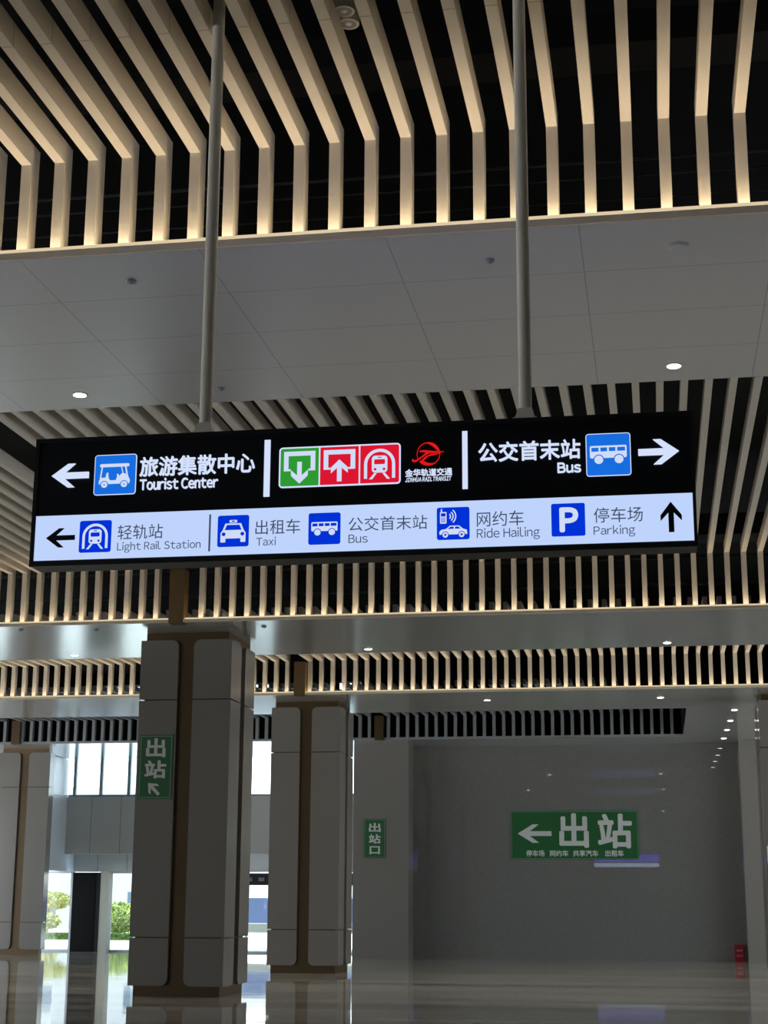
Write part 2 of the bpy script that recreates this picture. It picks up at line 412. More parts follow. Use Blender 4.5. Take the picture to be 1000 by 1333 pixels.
# ------------------------------------------------------------------ dark services above the slats
PIPES = [((-8, 13.5, 8.18), (9, 13.5, 8.18), 0.014, 'thin dark pipe crossing the void above the nearest ledge, upper of two'),
         ((-9, 13.5, 8.02), (9, 13.5, 8.02), 0.008, 'thin dark pipe crossing the void above the nearest ledge, lower of two'),
         ((-9, 13.9, 7.98), (9, 13.9, 7.98), 0.008, 'dark conduit low in the void behind the nearest row of slat drops'),
         ((-16, 29.5, 7.9), (9, 29.5, 7.9), 0.035, 'dark pipe running above the second lit ledge'),
         ((-16, 30.3, 7.55), (9, 30.3, 7.55), 0.03, 'dark conduit low in the void behind the second row of slat drops')]
for p, q, r, lab in PIPES:
    c = [(a+b)/2 for a, b in zip(p, q)]
    tag(MB().tube(p, q, r).build('service_pipe', m_pipe, off=c), lab, 'pipe')
for x, y, wx, wy, z0, z1, lab in ((-2.5, 12.6, 14, 0.5, 8.7, 9.0, 'black air duct in the void above the nearest flat ceiling band'),
                                  (-5, 29.8, 26, 0.7, 8.3, 8.7, 'black air duct in the void above the second flat ceiling band'),
                                  (-7, 40.2, 30, 0.7, 8.1, 8.5, 'black air duct in the void above the third flat ceiling band')):
    tag(MB().box(x-wx/2, x+wx/2, y-wy/2, y+wy/2, z0, z1).build('air_duct', m_duct, off=(x, y, z0)), lab, 'duct')

# ------------------------------------------------------------------ columns
def column(x, yf, label, hd=0.88):
    hw = 0.88; core = 0.80; yc = yf+hd; st = 0.15; cd = hd-0.08
    t = thing('column', (x, yc, 0), label, 'column')
    MB().box(x-core, x+core, yc-cd, yc+cd, 0, H-0.002).build('core', m_bronze_d, t)
    segs = ((0.18, 1.005, 'b'), (1.03, 5.285, ''), (5.31, 6.42, 't'))
    for z0, z1, e in segs:
        cn = (e == 'b', False, False, e == 't')
        for sx in (-1, 1):
            for sy in (-1, 1):
                mb = MB()
                poly = [(x+sx*p, z) for p, z in rrect(st, hw, z0, z1, 0.13, corners=cn)]
                y0, y1 = (yc-hd, yc-cd) if sy < 0 else (yc+cd, yc+hd)
                mb.prism_xz(poly, y0, y1)
                x0, x1 = (x-hw, x-core) if sx < 0 else (x+core, x+hw)
                if hd > 0.5:
                    mb.prism_yz([(yc+sy*p, z) for p, z in rrect(st, cd, z0, z1, 0.13, corners=cn)], x0, x1)
                else: mb.box(x0, x1, min(yc, yc+sy*cd), max(yc, yc+sy*cd), z0, z1)
                mb.build('stone_panel', m_stone, t)
    return t
cproto = column(COLX[1], ROW1, 'large stone clad column nearest the camera, with a hanging green exit sign on its front')
def col_copy(x, yf, label):
    c = copy_tree(cproto); c.location = (x, yf+0.88, 0); c['label'] = label; return c
col_copy(COLX[1], ROW2, 'stone clad column with bronze centre strip behind and right of the nearest column')
col_copy(COLX[2], ROW2, 'stone clad column cut off by the right edge of the photo')
column(COLX[0], ROW3, 'stone clad half column with bronze centre strip beside the glass entrance', hd=0.2)
# flat stone piers at the back wall
def pier(x, lab):
    tag(MB().box(x-0.88, x+0.88, ROW3, WALLY-0.002, 0, H-0.002).build('stone_pier', m_stone, off=(x, ROW3+0.5, 0)), lab, 'pier')
pier(COLX[1]+0.03, 'plain stone pier left of the back wall, carrying the small green sign')
pier(COLX[2]+0.05, 'plain stone pier at the right end of the back wall, beside the red box')

# ------------------------------------------------------------------ green exit signs
def green_sign(bb, yface, label):
    x0, x1, z0, z1 = bb
    t = thing('exit_sign', ((x0+x1)/2, yface, z0), label, 'sign')
    MB().box(x0, x1, yface-0.02, yface, z0, z1).build('board', m_greens, t)
    e = 0.022; b = 0.012; mb = MB(); ya, yb = yface-0.022, yface-0.02
    mb.box(x0+e, x1-e, ya, yb, z0+e, z0+e+b); mb.box(x0+e, x1-e, ya, yb, z1-e-b, z1-e)
    mb.box(x0+e, x0+e+b, ya, yb, z0+e+b, z1-e-b); mb.box(x1-e-b, x1-e, ya, yb, z0+e+b, z1-e-b)
    mb.build('border_line', mat('sign_border', (0.2, 0.32, 0.22), 0.5), t)
    return t
G = lambda t, s, bb, y, bold=0.025: text('lettering', s, bb, y-0.02, 0.004, m_glet, t, bold)
wy = WALLY-0.0
t = green_sign((-4.58, -0.606, 3.022, 4.516), wy, 'wide green exit sign with left arrow on the grey back wall')
MB().prism_xz(fit(ARROW, (-4.361, -3.301, 3.53, 4.10)), wy-0.024, wy-0.02).build('arrow', m_glet, t)
G(t, '出', (-3.06, -2.14, 3.378, 4.44), wy, .03); G(t, '站', (-1.865, -0.798, 3.354, 4.423), wy, .03)
G(t, '停车场', (-4.105, -3.529, 3.11, 3.305), wy); G(t, '网约车', (-3.361, -2.787, 3.11, 3.305), wy)
G(t, '共享汽车', (-2.644, -1.86, 3.11, 3.305), wy); G(t, '出租车', (-1.646, -1.079, 3.11, 3.305), wy)
cy = ROW1
t = green_sign((-9.43, -8.785, 3.473, 4.651), cy, 'tall green exit sign with diagonal arrow on the nearest column')
G(t, '出', (-9.30, -8.925, 4.235, 4.587), cy, .03); G(t, '站', (-9.313, -8.902, 3.85, 4.18), cy, .03)
bb = (-9.26, -9.0, 3.53, 3.79)
ang = -math.pi/4
pts = []
for a, b in ARROW:
    u, v = a-0.5, b-0.5; v *= 0.75
    pts.append((0.5+1.15*(u*math.cos(ang)-v*math.sin(ang)), 0.5+1.15*(u*math.sin(ang)+v*math.cos(ang))))
MB().prism_xz(fit(pts, bb), cy-0.024, cy-0.02).build('arrow', m_glet, t)
sy_ = ROW3
t = green_sign((-9.10, -8.42, 3.031, 4.233), sy_, 'small green exit sign on the plain stone pier left of the back wall')
for s, bb in (('出', (-8.946, -8.568, 3.83, 4.114)), ('站', (-8.944, -8.566, 3.477, 3.76)), ('口', (-8.917, -8.588, 3.15, 3.395))): G(t, s, bb, sy_, .03)

# ------------------------------------------------------------------ the hanging sign
SY, SD = 9.504, 0.194
S = thing('hanging_sign', (-1.8036, SY+SD/2, 3.6941), 'long black and white lit direction sign hanging from two poles in the foreground', 'sign')
MB().box(-3.9053, 0.2905, SY+0.002, SY+SD, 3.6941, 4.5344).build('housing', m_frame, S)
mb = MB(); z0, z1, x0, x1 = 3.6941, 4.5344, -3.9053, 0.2905; fw = 0.024
mb.box(x0-.004, x1+.004, SY-0.012, SY+0.002, z0-.004, z0+fw); mb.box(x0-.004, x1+.004, SY-0.012, SY+0.002, z1-fw, z1+.004)
mb.box(x0-.004, x0+fw, SY-0.012, SY+0.002, z0+fw, z1-fw); mb.box(x1-fw+.008, x1+.004, SY-0.012, SY+0.002, z0+fw, z1-fw)
mb.build('frame', m_frame, S)
MB().box(x0+fw, x1-fw+.008, SY-0.006, SY+0.002, 4.0224, z1-fw).build('black_panel', m_black, S)['label'] = 'black upper panel'
MB().box(x0+fw, x1-fw+.008, SY-0.006, SY+0.002, z0+fw+.012, 4.0224).build('white_panel', m_wband, S)['label'] = 'white lit lower panel'
MB().box(x0+0.3, x1-0.3, SY+SD, SY+SD+0.006, 3.76, 3.976).build('rear_panel', m_rearw, S)
MB().box(x0+0.3, x1-0.3, SY+SD, SY+SD+0.006, 4.0408, 4.462).build('rear_panel', m_violet, S)
F0 = SY-0.006
for px in (-2.8026, -0.729):
    pl = MB().lathe([(0.041, 4.5344+0.07), (0.041, 9.6)], 24, (px, SY+SD/2, 0)).build('pole', m_pole, S)
    fb = MB(); yc = SY+SD/2
    v = []
    for z, hx, hy in ((4.5344, 0.081, 0.065), (4.5516, 0.081, 0.065), (4.5646, 0.06, 0.054), (4.624, 0.043, 0.043)):
        v += [(px-hx, yc-hy, z), (px+hx, yc-hy, z), (px+hx, yc+hy, z), (px-hx, yc+hy, z)]
    f = [(3, 2, 1, 0), (12, 13, 14, 15)]
    for j in range(3):
        for k in range(4): f.append((j*4+k, j*4+(k+1) % 4, (j+1)*4+(k+1) % 4, (j+1)*4+k))
    fb.add(v, f).build('flange', m_pole, pl)
    for dx in (-0.065, 0.065): MB().lathe([(0.009, 4.5516), (0.009, 4.5614)], 8, (px+dx, yc-0.05, 0)).build('bolt', m_pole, pl)
T = lambda s, bb, m=m_wlet, bold=0.02, d=0.006, **k: text('lettering', s, bb, F0, d, m, S, bold, **k)
def shape(name, poly, m, d=0.006, parent=None, lab=None):
    o = MB().prism_xz(poly, F0-d, F0).build(name, m, parent or S)
    if lab: o['label'] = lab
    return o
B = {'arrow_l': (-3.7887, -3.5385, 4.2053, 4.3625), 'cart': (-3.5020, -3.2207, 4.1453, 4.4134),
     't_lv': (-3.1978, -2.4394, 4.2567, 4.3864), 't_tour': (-3.1926, -2.6768, 4.1673, 4.2434),
     'bar1': (-2.3783, -2.3407, 4.0952, 4.4661), 'trio': (-2.2823, -1.5043, 4.1473, 4.4118),
     't_jh': (-1.4751, -1.1811, 4.1883, 4.2369), 't_jhe': (-1.4750, -1.1860, 4.1553, 4.1828),
     'bar2': (-1.1168, -1.0847, 4.0973, 4.4682), 't_gj': (-1.0173, -0.3879, 4.2630, 4.3884),
     't_bus': (-0.5310, -0.3869, 4.1748, 4.2406), 'bus1': (-0.3559, -0.0839, 4.1459, 4.4164),
     'arrow_r': (-0.0394, 0.2046, 4.2063, 4.3640), 'arrow_l2': (-3.8066, -3.6121, 3.8109, 3.9375),
     'rail': (-3.5818, -3.3697, 3.7719, 3.9800), 't_qg': (-3.3277, -3.0298, 3.8491, 3.9445),
     't_lrs': (-3.3275, -2.7793, 3.7633, 3.8326), 'div': (-2.7284, -2.7163, 3.7548, 3.9938),
     'taxi': (-2.6707, -2.4683, 3.7797, 3.9819), 't_czc': (-2.4264, -2.1400, 3.8518, 3.9459),
     't_taxi': (-2.4191, -2.2932, 3.7803, 3.8346), 'bus2': (-2.0858, -1.8824, 3.7757, 3.9774),
     't_gj2': (-1.8323, -1.3378, 3.8529, 3.9435), 't_bus2': (-1.8313, -1.7101, 3.7785, 3.8323),
     'hail': (-1.2780, -1.0755, 3.7797, 3.9836), 't_wyc': (-1.0307, -0.7432, 3.8559, 3.9502),
     't_ride': (-1.0314, -0.6465, 3.7665, 3.8447), 'park': (-0.5750, -0.3707, 3.7783, 3.9828),
     't_tcc': (-0.3190, -0.0248, 3.8554, 3.9486), 't_parking': (-0.3215, -0.0735, 3.7643, 3.8371),
     'arrow_u': (0.0798, 0.2063, 3.7830, 3.9710)}
shape('arrow', fit(ARROW, B['arrow_l']), m_wlet, 0.012, lab='white arrow pointing left')
shape('arrow', fit([(1-a, b) for a, b in ARROW], B['arrow_r']), m_wlet, 0.012, lab='white arrow pointing right')
shape('arrow', fit(ARROW, B['arrow_l2']), m_ink, 0.002, lab='black arrow pointing left')
shape('arrow', fit([(b, 1-a) for a, b in ARROW], B['arrow_u']), m_ink, 0.002, lab='black arrow pointing up')
for k in ('bar1', 'bar2'):
    x0, x1, z0, z1 = B[k]; shape('divider', [(x0, z0), (x1, z0), (x1, z1), (x0, z1)], m_wlet, 0.010, lab='white divider bar')
x0, x1, z0, z1 = B['div']; shape('divider', [(x0, z0), (x1, z0), (x1, z1), (x0, z1)], m_gink, 0.002, lab='dark divider line')
T('旅游集散中心', B['t_lv'], bold=.015, d=.012); T('Tourist Center', B['t_tour'], bold=.02, d=.012)
T('公交首末站', B['t_gj'], bold=.017, d=.012); T('Bus', B['t_bus'], bold=.024, d=.012)
for s, k in (('轻轨站', 't_qg'), ('出租车', 't_czc'), ('公交首末站', 't_gj2'), ('网约车', 't_wyc'), ('停车场', 't_tcc')): T(s, B[k], m_gink, 0.0, .002)
for s, k in (('Light Rail Station', 't_lrs'), ('Taxi', 't_taxi'), ('Bus', 't_bus2'), ('Ride Hailing', 't_ride'), ('Parking', 't_parking')): T(s, B[k], m_gink, -0.003, .002)
T('金华轨道交通', B['t_jh'], bold=.018, d=.008); T('JINHUA RAIL TRANSIT', B['t_jhe'], bold=.014, d=.008, font_italic=0.2)

# pictograms: a plate, its white symbol, and the details cut into the symbol
def pictogram(bb, plate_m, white, detail, border=None, det_m=None, name='pictogram', r=0.07, depth=0.004, lab=None):
    w_ = bb[1]-bb[0]
    if border:
        p = shape('pictogram', rrect(*bb, r*w_), m_wlet, depth, lab=lab)
        inn = (bb[0]+border*w_, bb[1]-border*w_, bb[2]+border*w_, bb[3]-border*w_)
        shape('field', rrect(*inn, r*w_*0.7), plate_m, depth+0.001, p)
        depth += 0.001
    else:
        p = shape('pictogram', rrect(*bb, r*w_), plate_m, depth, lab=lab)
    mb = MB()
    for k, poly in enumerate(white): mb.prism_xz(fit(poly, bb), F0-depth-0.0012-0.00005*k, F0-depth+0.0003)
    mb.build('symbol', m_wsym, p)
    if detail:
        mb = MB()
        for k, poly in enumerate(detail): mb.prism_xz(fit(poly, bb), F0-depth-0.0030-0.00005*k, F0-depth-0.0008)
        mb.build('symbol_detail', det_m or plate_m, p)
    return p
def R(x0, x1, z0, z1, r=0.0): return rrect(x0, x1, z0, z1, r, 5) if r else [(x0, z0), (x1, z0), (x1, z1), (x0, z1)]
def bar(ax, az, bx, bz, t):
    dx, dz = bx-ax, bz-az; L = math.hypot(dx, dz); nx, nz = -dz/L*t/2, dx/L*t/2
    return [(ax+nx, az+nz), (bx+nx, bz+nz), (bx-nx, bz-nz), (ax-nx, az-nz)]
def arc(cx, cz, r, t, a0, a1, n=16):
    o = [(cx+(r+t/2)*math.cos(math.radians(a0+(a1-a0)*k/n)), cz+(r+t/2)*math.sin(math.radians(a0+(a1-a0)*k/n))) for k in range(n+1)]
    i = [(cx+(r-t/2)*math.cos(math.radians(a1-(a1-a0)*k/n)), cz+(r-t/2)*math.sin(math.radians(a1-(a1-a0)*k/n))) for k in range(n+1)]
    return o+i
bus_w = [R(.09, .91, .42, .71, .035), circ(.285, .385, .10), circ(.735, .385, .10)]
def ringdet(cx, cz): return arc(cx, cz, .108, .022, -5, 185)
bus_d = [R(.125, .285, .575, .665), R(.325, .475, .575, .665), R(.515, .66, .575, .665), R(.70, .875, .575, .665), ringdet(.285, .385), ringdet(.735, .385)]
pictogram(B['bus1'], m_blue_t, bus_w, bus_d, border=0.018, lab='bright blue bus pictogram with white border')
pictogram(B['bus2'], m_blue, bus_w, bus_d, lab='dark blue bus pictogram')
cart_w = [R(.13, .83, .69, .77, .035), bar(.19, .72, .15, .40, .03), bar(.74, .71, .80, .42, .035), bar(.64, .70, .69, .52, .02),
          [(.12, .27), (.12, .36), (.17, .43), (.27, .43), (.30, .55), (.335, .55), (.345, .43), (.38, .36), (.52, .36), (.55, .45), (.54, .50), (.57, .52), (.60, .46), (.66, .53), (.74, .52), (.83, .42), (.86, .34), (.84, .27)],
          circ(.25, .255, .075), circ(.72, .255, .075)]
cart_d = [arc(.25, .255, .085, .018, -10, 190), arc(.72, .255, .085, .018, -10, 190), circ(.25, .255, .018, 10), circ(.72, .255, .018, 10)]
pictogram(B['cart'], m_blue_t, cart_w, cart_d, border=0.018, lab='bright blue sightseeing cart pictogram with white border')
def train_polys(ox=0.0, sx=1.0):
    f = lambda P: [(ox+sx*a, b) for a, b in P]
    arch = []
    n = 20
    for k in range(n+1): a = math.pi*k/n; arch.append((.5+.40*math.cos(a), .50+.40*math.sin(a)))
    arch = [(.90, .12)] + arch + [(.10, .12)]
    inner = []
    for k in range(n+1): a = math.pi - math.pi*k/n; inner.append((.5+.32*math.cos(a), .50+.32*math.sin(a)))
    outline = arch + [(.18, .12)] + inner + [(.82, .12)]
    white = [f(outline), f(rrect(.30, .70, .27, .72, .09, 5)), f([(.36, .26), (.43, .26), (.31, .10), (.23, .10)]), f([(.57, .26), (.64, .26), (.77, .10), (.69, .10)])]
    det = [f(rrect(.36, .64, .49, .62, .03, 4)), f(R(.45, .55, .66, .685)), f(circ(.385, .36, .035, 12)), f(circ(.615, .36, .035, 12))]
    return white, det
tw, td = train_polys()
pictogram(B['rail'], m_blue, tw, td, lab='dark blue train pictogram')
taxi_w = [R(.38, .62, .765, .85, .02), [(.25, .74), (.75, .74), (.84, .52), (.90, .44), (.90, .26), (.10, .26), (.10, .44), (.16, .52)], R(.10, .26, .14, .30, .02), R(.74, .90, .14, .30, .02)]
taxi_d = [[(.30, .69), (.70, .69), (.77, .53), (.23, .53)], circ(.20, .40, .06, 16), circ(.80, .40, .06, 16), R(.45, .55, .79, .825)]
pictogram(B['taxi'], m_blue, taxi_w, taxi_d, lab='dark blue taxi pictogram')
hail_w = [R(.10, .30, .50, .86, .03), R(.125, .165, .85, .95), arc(.33, .72, .09, .035, -50, 50), arc(.33, .72, .17, .035, -50, 50), arc(.33, .72, .25, .035, -50, 50),
          [(.08, .16), (.08, .25), (.14, .31), (.28, .33), (.40, .43), (.68, .43), (.80, .33), (.92, .29), (.93, .16)], circ(.26, .15, .085), circ(.76, .15, .085)]
hail_d = [R(.13, .27, .72, .82)] + [R(.135+.048*i, .165+.048*i, .54+.055*j, .575+.055*j) for i in range(3) for j in range(3)] + \
         [[(.34, .33), (.42, .395), (.52, .395), (.52, .33)], [(.56, .33), (.56, .395), (.66, .395), (.73, .33)], arc(.26, .15, .095, .02, -5, 185), arc(.76, .15, .095, .02, -5, 185), circ(.26, .15, .035, 12), circ(.76, .15, .035, 12)]
pictogram(B['hail'], m_blue, hail_w, hail_d, lab='dark blue pictogram of a phone above a car')
pp = shape('pictogram', rrect(*B['park'], 0.012), m_blue, 0.004, lab='dark blue parking pictogram with a white P')
bbp = B['park']; wv = bbp[1]-bbp[0]
text('lettering', 'P', (bbp[0]+.24*wv, bbp[0]+.80*wv, bbp[2]+.12*wv, bbp[2]+.88*wv), F0-0.004, 0.002, m_wsym, pp, 0.045)
# three-field station pictogram
x0, x1, z0, z1 = B['trio']; tp = shape('pictogram', rrect(x0, x1, z0, z1, 0.024), m_wlet, 0.004, lab='green and red row of three station pictograms with white border')
e = 0.0097; cw = (x1-x0-4*e)/3
cells = [(x0+e+k*(cw+e), x0+e+k*(cw+e)+cw, z0+e, z1-e) for k in range(3)]
def cell(bb, m, white, det, cn):
    shape('field', rrect(*bb, 0.014, corners=cn), m, 0.0052, tp)
    mb = MB()
    for k, poly in enumerate(white): mb.prism_xz(fit(poly, bb), F0-0.0066-0.00005*k, F0-0.0050)
    mb.build('symbol', m_wsym, tp)
    if det:
        mb = MB()
        for k, poly in enumerate(det): mb.prism_xz(fit(poly, bb), F0-0.0080-0.00005*k, F0-0.0060)
        mb.build('symbol_detail', m, tp)
def bracket(): return [R(.09, .91, .80, .92), R(.09, .21, .40, .82), R(.79, .91, .40, .82), R(.09, .27, .40, .45), R(.73, .91, .40, .45)]
down = [[(.44, .64), (.56, .64), (.56, .28), (.72, .42), (.72, .27), (.5, .06), (.28, .27), (.28, .42), (.44, .28)]]
upa = [[(a, .72-b) for a, b in down[0]]]
cell(cells[0], m_green, bracket()+down, None, (1, 0, 0, 1))
cell(cells[1], m_red, bracket()+upa, None, (0, 0, 0, 0))
cell(cells[2], m_red, tw, td, (0, 1, 1, 0))
# red emblem: a ring with a winged stroke
def LP(x, y): return (-1.3297+(x-558.5)*0.00486, 4.3319-(y-592)*0.00497)
def logo(poly): return [LP(510+a/10, 560+b/10) for a, b in poly]
lg = MB()
ring_o, ring_i = [], []
for k in range(49):
    a = math.radians(-62+ (205-(-62))*k/48)
    d = math.degrees(a)
    th = 6 + 34*max(0, math.cos(math.radians(min(90, abs(d-48)*1.6))))
    ring_o.append((485+150*math.cos(a), 320-150*math.sin(a))); ring_i.append((485+(150-th)*math.cos(a), 320-(150-th)*math.sin(a)))
lg.prism_xz(logo(ring_o+ring_i[::-1]), F0-0.008, F0)
ring_o, ring_i = [], []
for k in range(33):
    d = 225+(345-225)*k/32; a = math.radians(d)
    th = 5 + 38*max(0, math.cos(math.radians(min(90, abs(d-238)*1.3))))
    ring_o.append((485+152*math.cos(a), 320-152*math.sin(a))); ring_i.append((485+(152-th)*math.cos(a), 320-(152-th)*math.sin(a)))
lg.prism_xz(logo(ring_o+ring_i[::-1]), F0-0.0082, F0)
lg.prism_xz(logo([(690, 298), (560, 288), (440, 270), (385, 274), (365, 288), (430, 294), (448, 312), (392, 355), (330, 394), (300, 398), (286, 376), (270, 395), (285, 418), (322, 418), (372, 386), (430, 344), (482, 316), (530, 310), (625, 309)]), F0-0.0084, F0)
lg.prism_xz(logo([(645, 316), (535, 322), (505, 328), (452, 350), (405, 395), (368, 420), (385, 432), (440, 392), (480, 352), (500, 346), (540, 342)]), F0-0.0086, F0)
lg.build('emblem', m_lred, S)['label'] = 'red round emblem with a winged stroke'

# ------------------------------------------------------------------ downlights and detectors
def downlight(x, y, r, label, z=H, watts=None):
    t = thing('downlight', (x, y, z), label, 'light')
    MB().lathe([(r, -0.006), (r, 0.0)], 28, (x, y, z)).build('ring', m_ring, t)
    MB().lathe([(r*0.82, -0.0085), (r*0.82, -0.0065)], 28, (x, y, z)).build('lens', m_lamp, t)
    ld = bpy.data.lights.new('beam', 'SPOT'); ld.energy = watts or LAMP_W; ld.spot_size = math.radians(130); ld.spot_blend = 0.9; ld.color = (1.0, 0.93, 0.8); ld.shadow_soft_size = 0.07
    lo = bpy.data.objects.new('beam', ld); C.objects.link(lo); lo.parent = t; lo.location = (0, 0, -0.03)
    return t
for x, y, r, lab in ((-5.58, 14.6, .078, 'lit round downlight in the flat ceiling above the left end of the hanging sign'),
                     (0.30, 14.6, .078, 'lit round downlight at the right of the flat ceiling band above the hanging sign'),
                     (-11.72, 31.15, .085, 'lit downlight in the second flat ceiling band, left of the nearest column'),
                     (-5.58, 31.15, .085, 'lit downlight in the second flat ceiling band, just right of the nearest column'),
                     (0.30, 31.15, .085, 'lit downlight at the right of the second flat ceiling band'),
                     (-4.08, 39.6, .09, 'lit downlight in the third flat ceiling band, above the small green sign'),
                     (0.17, 39.6, .09, 'lit downlight in the third flat ceiling band, above the wide green sign'),
                     (2.06, 42.41, .09, 'lit downlight beside the grey slats, first of the row towards the back wall'),
                     (2.06, 44.91, .09, 'lit downlight beside the grey slats, second of the row towards the back wall'),
                     (2.06, 47.30, .09, 'lit downlight beside the grey slats, third of the row towards the back wall'),
                     (2.06, 49.71, .09, 'lit downlight in the row beside the grey slats, last before the back wall'),):
    downlight(x, y, r, lab, watts=(LAMP_W*0.04 if x > 2 else None))
def detector(x, y, r, label, speaker=False):
    t = thing('loudspeaker' if speaker else 'smoke_detector', (x, y, H), label, 'speaker' if speaker else 'detector')
    MB().lathe([(r*0.8, -0.022 if not speaker else -0.012), (r, -0.012 if not speaker else -0.004), (r, 0)], 24, (x, y, H)).build('rim', m_ring if speaker else m_ring_d, t)
    if speaker: MB().lathe([(r*0.72, -0.0145), (r*0.72, -0.0125)], 24, (x, y, H)).build('grille', m_soffit, t)
    else: MB().lathe([(r*0.3, -0.034), (r*0.5, -0.0225)], 16, (x, y, H)).build('sensor', m_ring_d, t)
for x, y in ((-17.6, 31.15), (-11.72, 39.6), (-17.6, 39.6), (6.2, 14.6), (6.2, 31.15), (6.2, 39.6), (12.1, 14.6), (12.1, 31.15), (-11.72, 14.6)):
    downlight(x, y, .085, 'lit downlight of the hall beyond the edges of the photo')['group'] = 'hall downlights beyond the photo'
detector(0.31, 11.74, .085, 'round ceiling speaker near the right end of the nearest lit ledge', True)
detector(-4.11, 11.77, .045, 'small grey detector on the nearest flat ceiling band, left of the left pole')
detector(-1.16, 11.79, .04, 'small grey detector on the nearest flat ceiling band, just left of the right pole')
detector(-4.12, 14.61, .04, 'small grey detector on the ceiling above the sign, just right of the left pole')
detector(-11.6, 27.96, .05, 'small dark detector on the second ceiling band at the left photo edge')
detector(-10.19, 28.15, .05, 'small dark detector on the second ceiling band, left of the nearest column')
detector(-7.01, 28.25, .05, 'small dark detector on the second ceiling band, right of the nearest column')
# pendant spotlights between the nearest slats
for (x, y, lab) in ((-1.966, 9.83, 'grey cylinder spotlight hanging between two slats, upper one of a touching pair'), (-1.966, 10.0, 'grey cylinder spotlight hanging between two slats, lower one of a touching pair')):
    zl = 7.67
    t = thing('pendant_spotlight', (x, y, zl), lab, 'light')
    MB().lathe([(0.058, 0.06), (0.058, 0.001), (0.062, -0.004), (0.072, -0.004), (0.075, 0.0), (0.075, 0.36), (0.02, 0.365)], 28, (x, y, zl)).build('housing', m_pole, t)
    MB().lathe([(0.056, 0.0), (0.030, 0.05)], 24, (x, y, zl)).build('reflector', m_ring_d, t)
    MB().lathe([(0.022, -0.004), (0.022, 0.04)], 16, (x, y, zl)).build('lens', m_pole, t)
    MB().lathe([(0.008, 0.366), (0.008, 1.93)], 10, (x, y, zl)).build('suspension_rod', m_pipe, t)

# ------------------------------------------------------------------ red box by the right pier, notice on the right column
t = thing('extinguisher_box', (2.29, 51.08, 0), 'red fire extinguisher box on the floor beside the right stone pier', 'box')
MB().box(2.15, 2.43, 50.95, 51.22, 0, 0.50).build('cabinet', m_redbox, t)
MB().box(2.155, 2.425, 50.94, 50.95, 0.005, 0.495).build('door', m_redbox, t)
mb = MB(); mb.box(2.20, 2.38, 50.936, 50.94, 0.31, 0.36); mb.box(2.20, 2.38, 50.936, 50.94, 0.16, 0.20)
mb.build('label_strip', mat('label_faded', (0.45, 0.2, 0.22), 0.6), t)
PY = ROW2-0.004
t = thing('notice_poster', (2.85, PY, 0.95), 'white and blue notice poster on the column cut off by the photo edge', 'poster')
MB().box(2.50, 3.2, PY-0.02, PY, 0.95, 3.0).build('sheet', m_white, t)
MB().box(2.50, 3.2, PY-0.022, PY-0.02, 2.25, 2.62).build('blue_band', mat('poster_blue', (0.2, 0.3, 0.55), 0.6), t)
MB().box(2.50, 2.66, PY-0.03, PY-0.02, 2.06, 2.2).build('red_block', m_redbox, t)
MB().box(2.57, 2.75, PY-0.03, PY-0.02, 1.30, 1.4).build('red_block', m_redbox, t)

# ------------------------------------------------------------------ glazed facade behind the columns
FXL, FXR = -20.5, -9.42
struct(MB().box(FXL-0.2, FXR, FY, FY+0.25, 3.29, 5.25).build('wall_facade', m_panelgrey))
pg = m_panelgrey; seams(pg, 1.08, 0, -19.59, 0, 0.02, (0.16, 0.16, 0.16), axes=('X', 'Z'))
struct(MB().box(FXL+0.25, FXR, FY+0.9, FY+1.2, 2.70, 3.40).build('wall_facade_lintel', m_panelgrey))
struct(MB().box(FXL-0.2, FXL+0.25, FY+1.0, FY+1.2, 2.70, 3.40).build('wall_facade_return', m_panelgrey))
struct(MB().box(FXL-0.2, FXR, FY+0.25, FY+1.2, 3.40, 3.50).build('ceiling', m_panelgrey))
struct(MB().box(FXL-0.2, FXL, 51.0, FY+1.2, 2.70, 5.25).build('wall_left', m_pale))
def window(n, x0, x1, z0, z1, y, mull, m=m_mull, g=None):
    fr = MB(); t_ = 0.06
    fr.box(x0, x1, y-0.06, y+0.06, z0, z0+t_); fr.box(x0, x1, y-0.06, y+0.06, z1-t_, z1)
    for x in mull: fr.box(x-0.05, x+0.05, y-0.07, y+0.07, z0+t_, z1-t_)
    o = struct(fr.build('window_%d' % n, m))
    MB().box(x0, x1, y-0.008, y+0.008, z0+t_, z1-t_).build('pane', g or m_glass, o)
    return o
window(1, FXL, FXR, 5.26, 6.7, FY+0.1, [-20.27, -19.3, -18.28, -17.2, -16.15, -15.1, -14.3, -13.0, -12.0, -11.0, -10.0])
struct(MB().box(FXL-0.2, FXL, 51.0, FY-0.01, 5.26, H-0.02).build('wall_left', m_pale))
struct(MB().box(FXL-0.3, FXR, FY, FY+0.25, 6.70, 8.85).build('wall_facade', m_roof))
struct(MB().box(FXL-0.3, FXR, FY, FY+0.25, 9.18, 9.6).build('wall_facade', m_roof))
xs = FXL-0.3
for n, (xa, xb, mu) in enumerate(((-20.3, -17.7, [-19.6, -18.5]), (-13.9, -13.1, []), (-10.8, -9.9, [-10.3]))):
    struct(MB().box(xs, xa, FY, FY+0.25, 8.85, 9.18).build('wall_facade', m_roof)); xs = xb
    window(4+n, xa, xb, 8.85, 9.18, FY+0.1, mu)  # clerestory slots added, sized to give bright patches behind the slats
struct(MB().box(xs, FXR, FY, FY+0.25, 8.85, 9.18).build('wall_facade', m_roof))
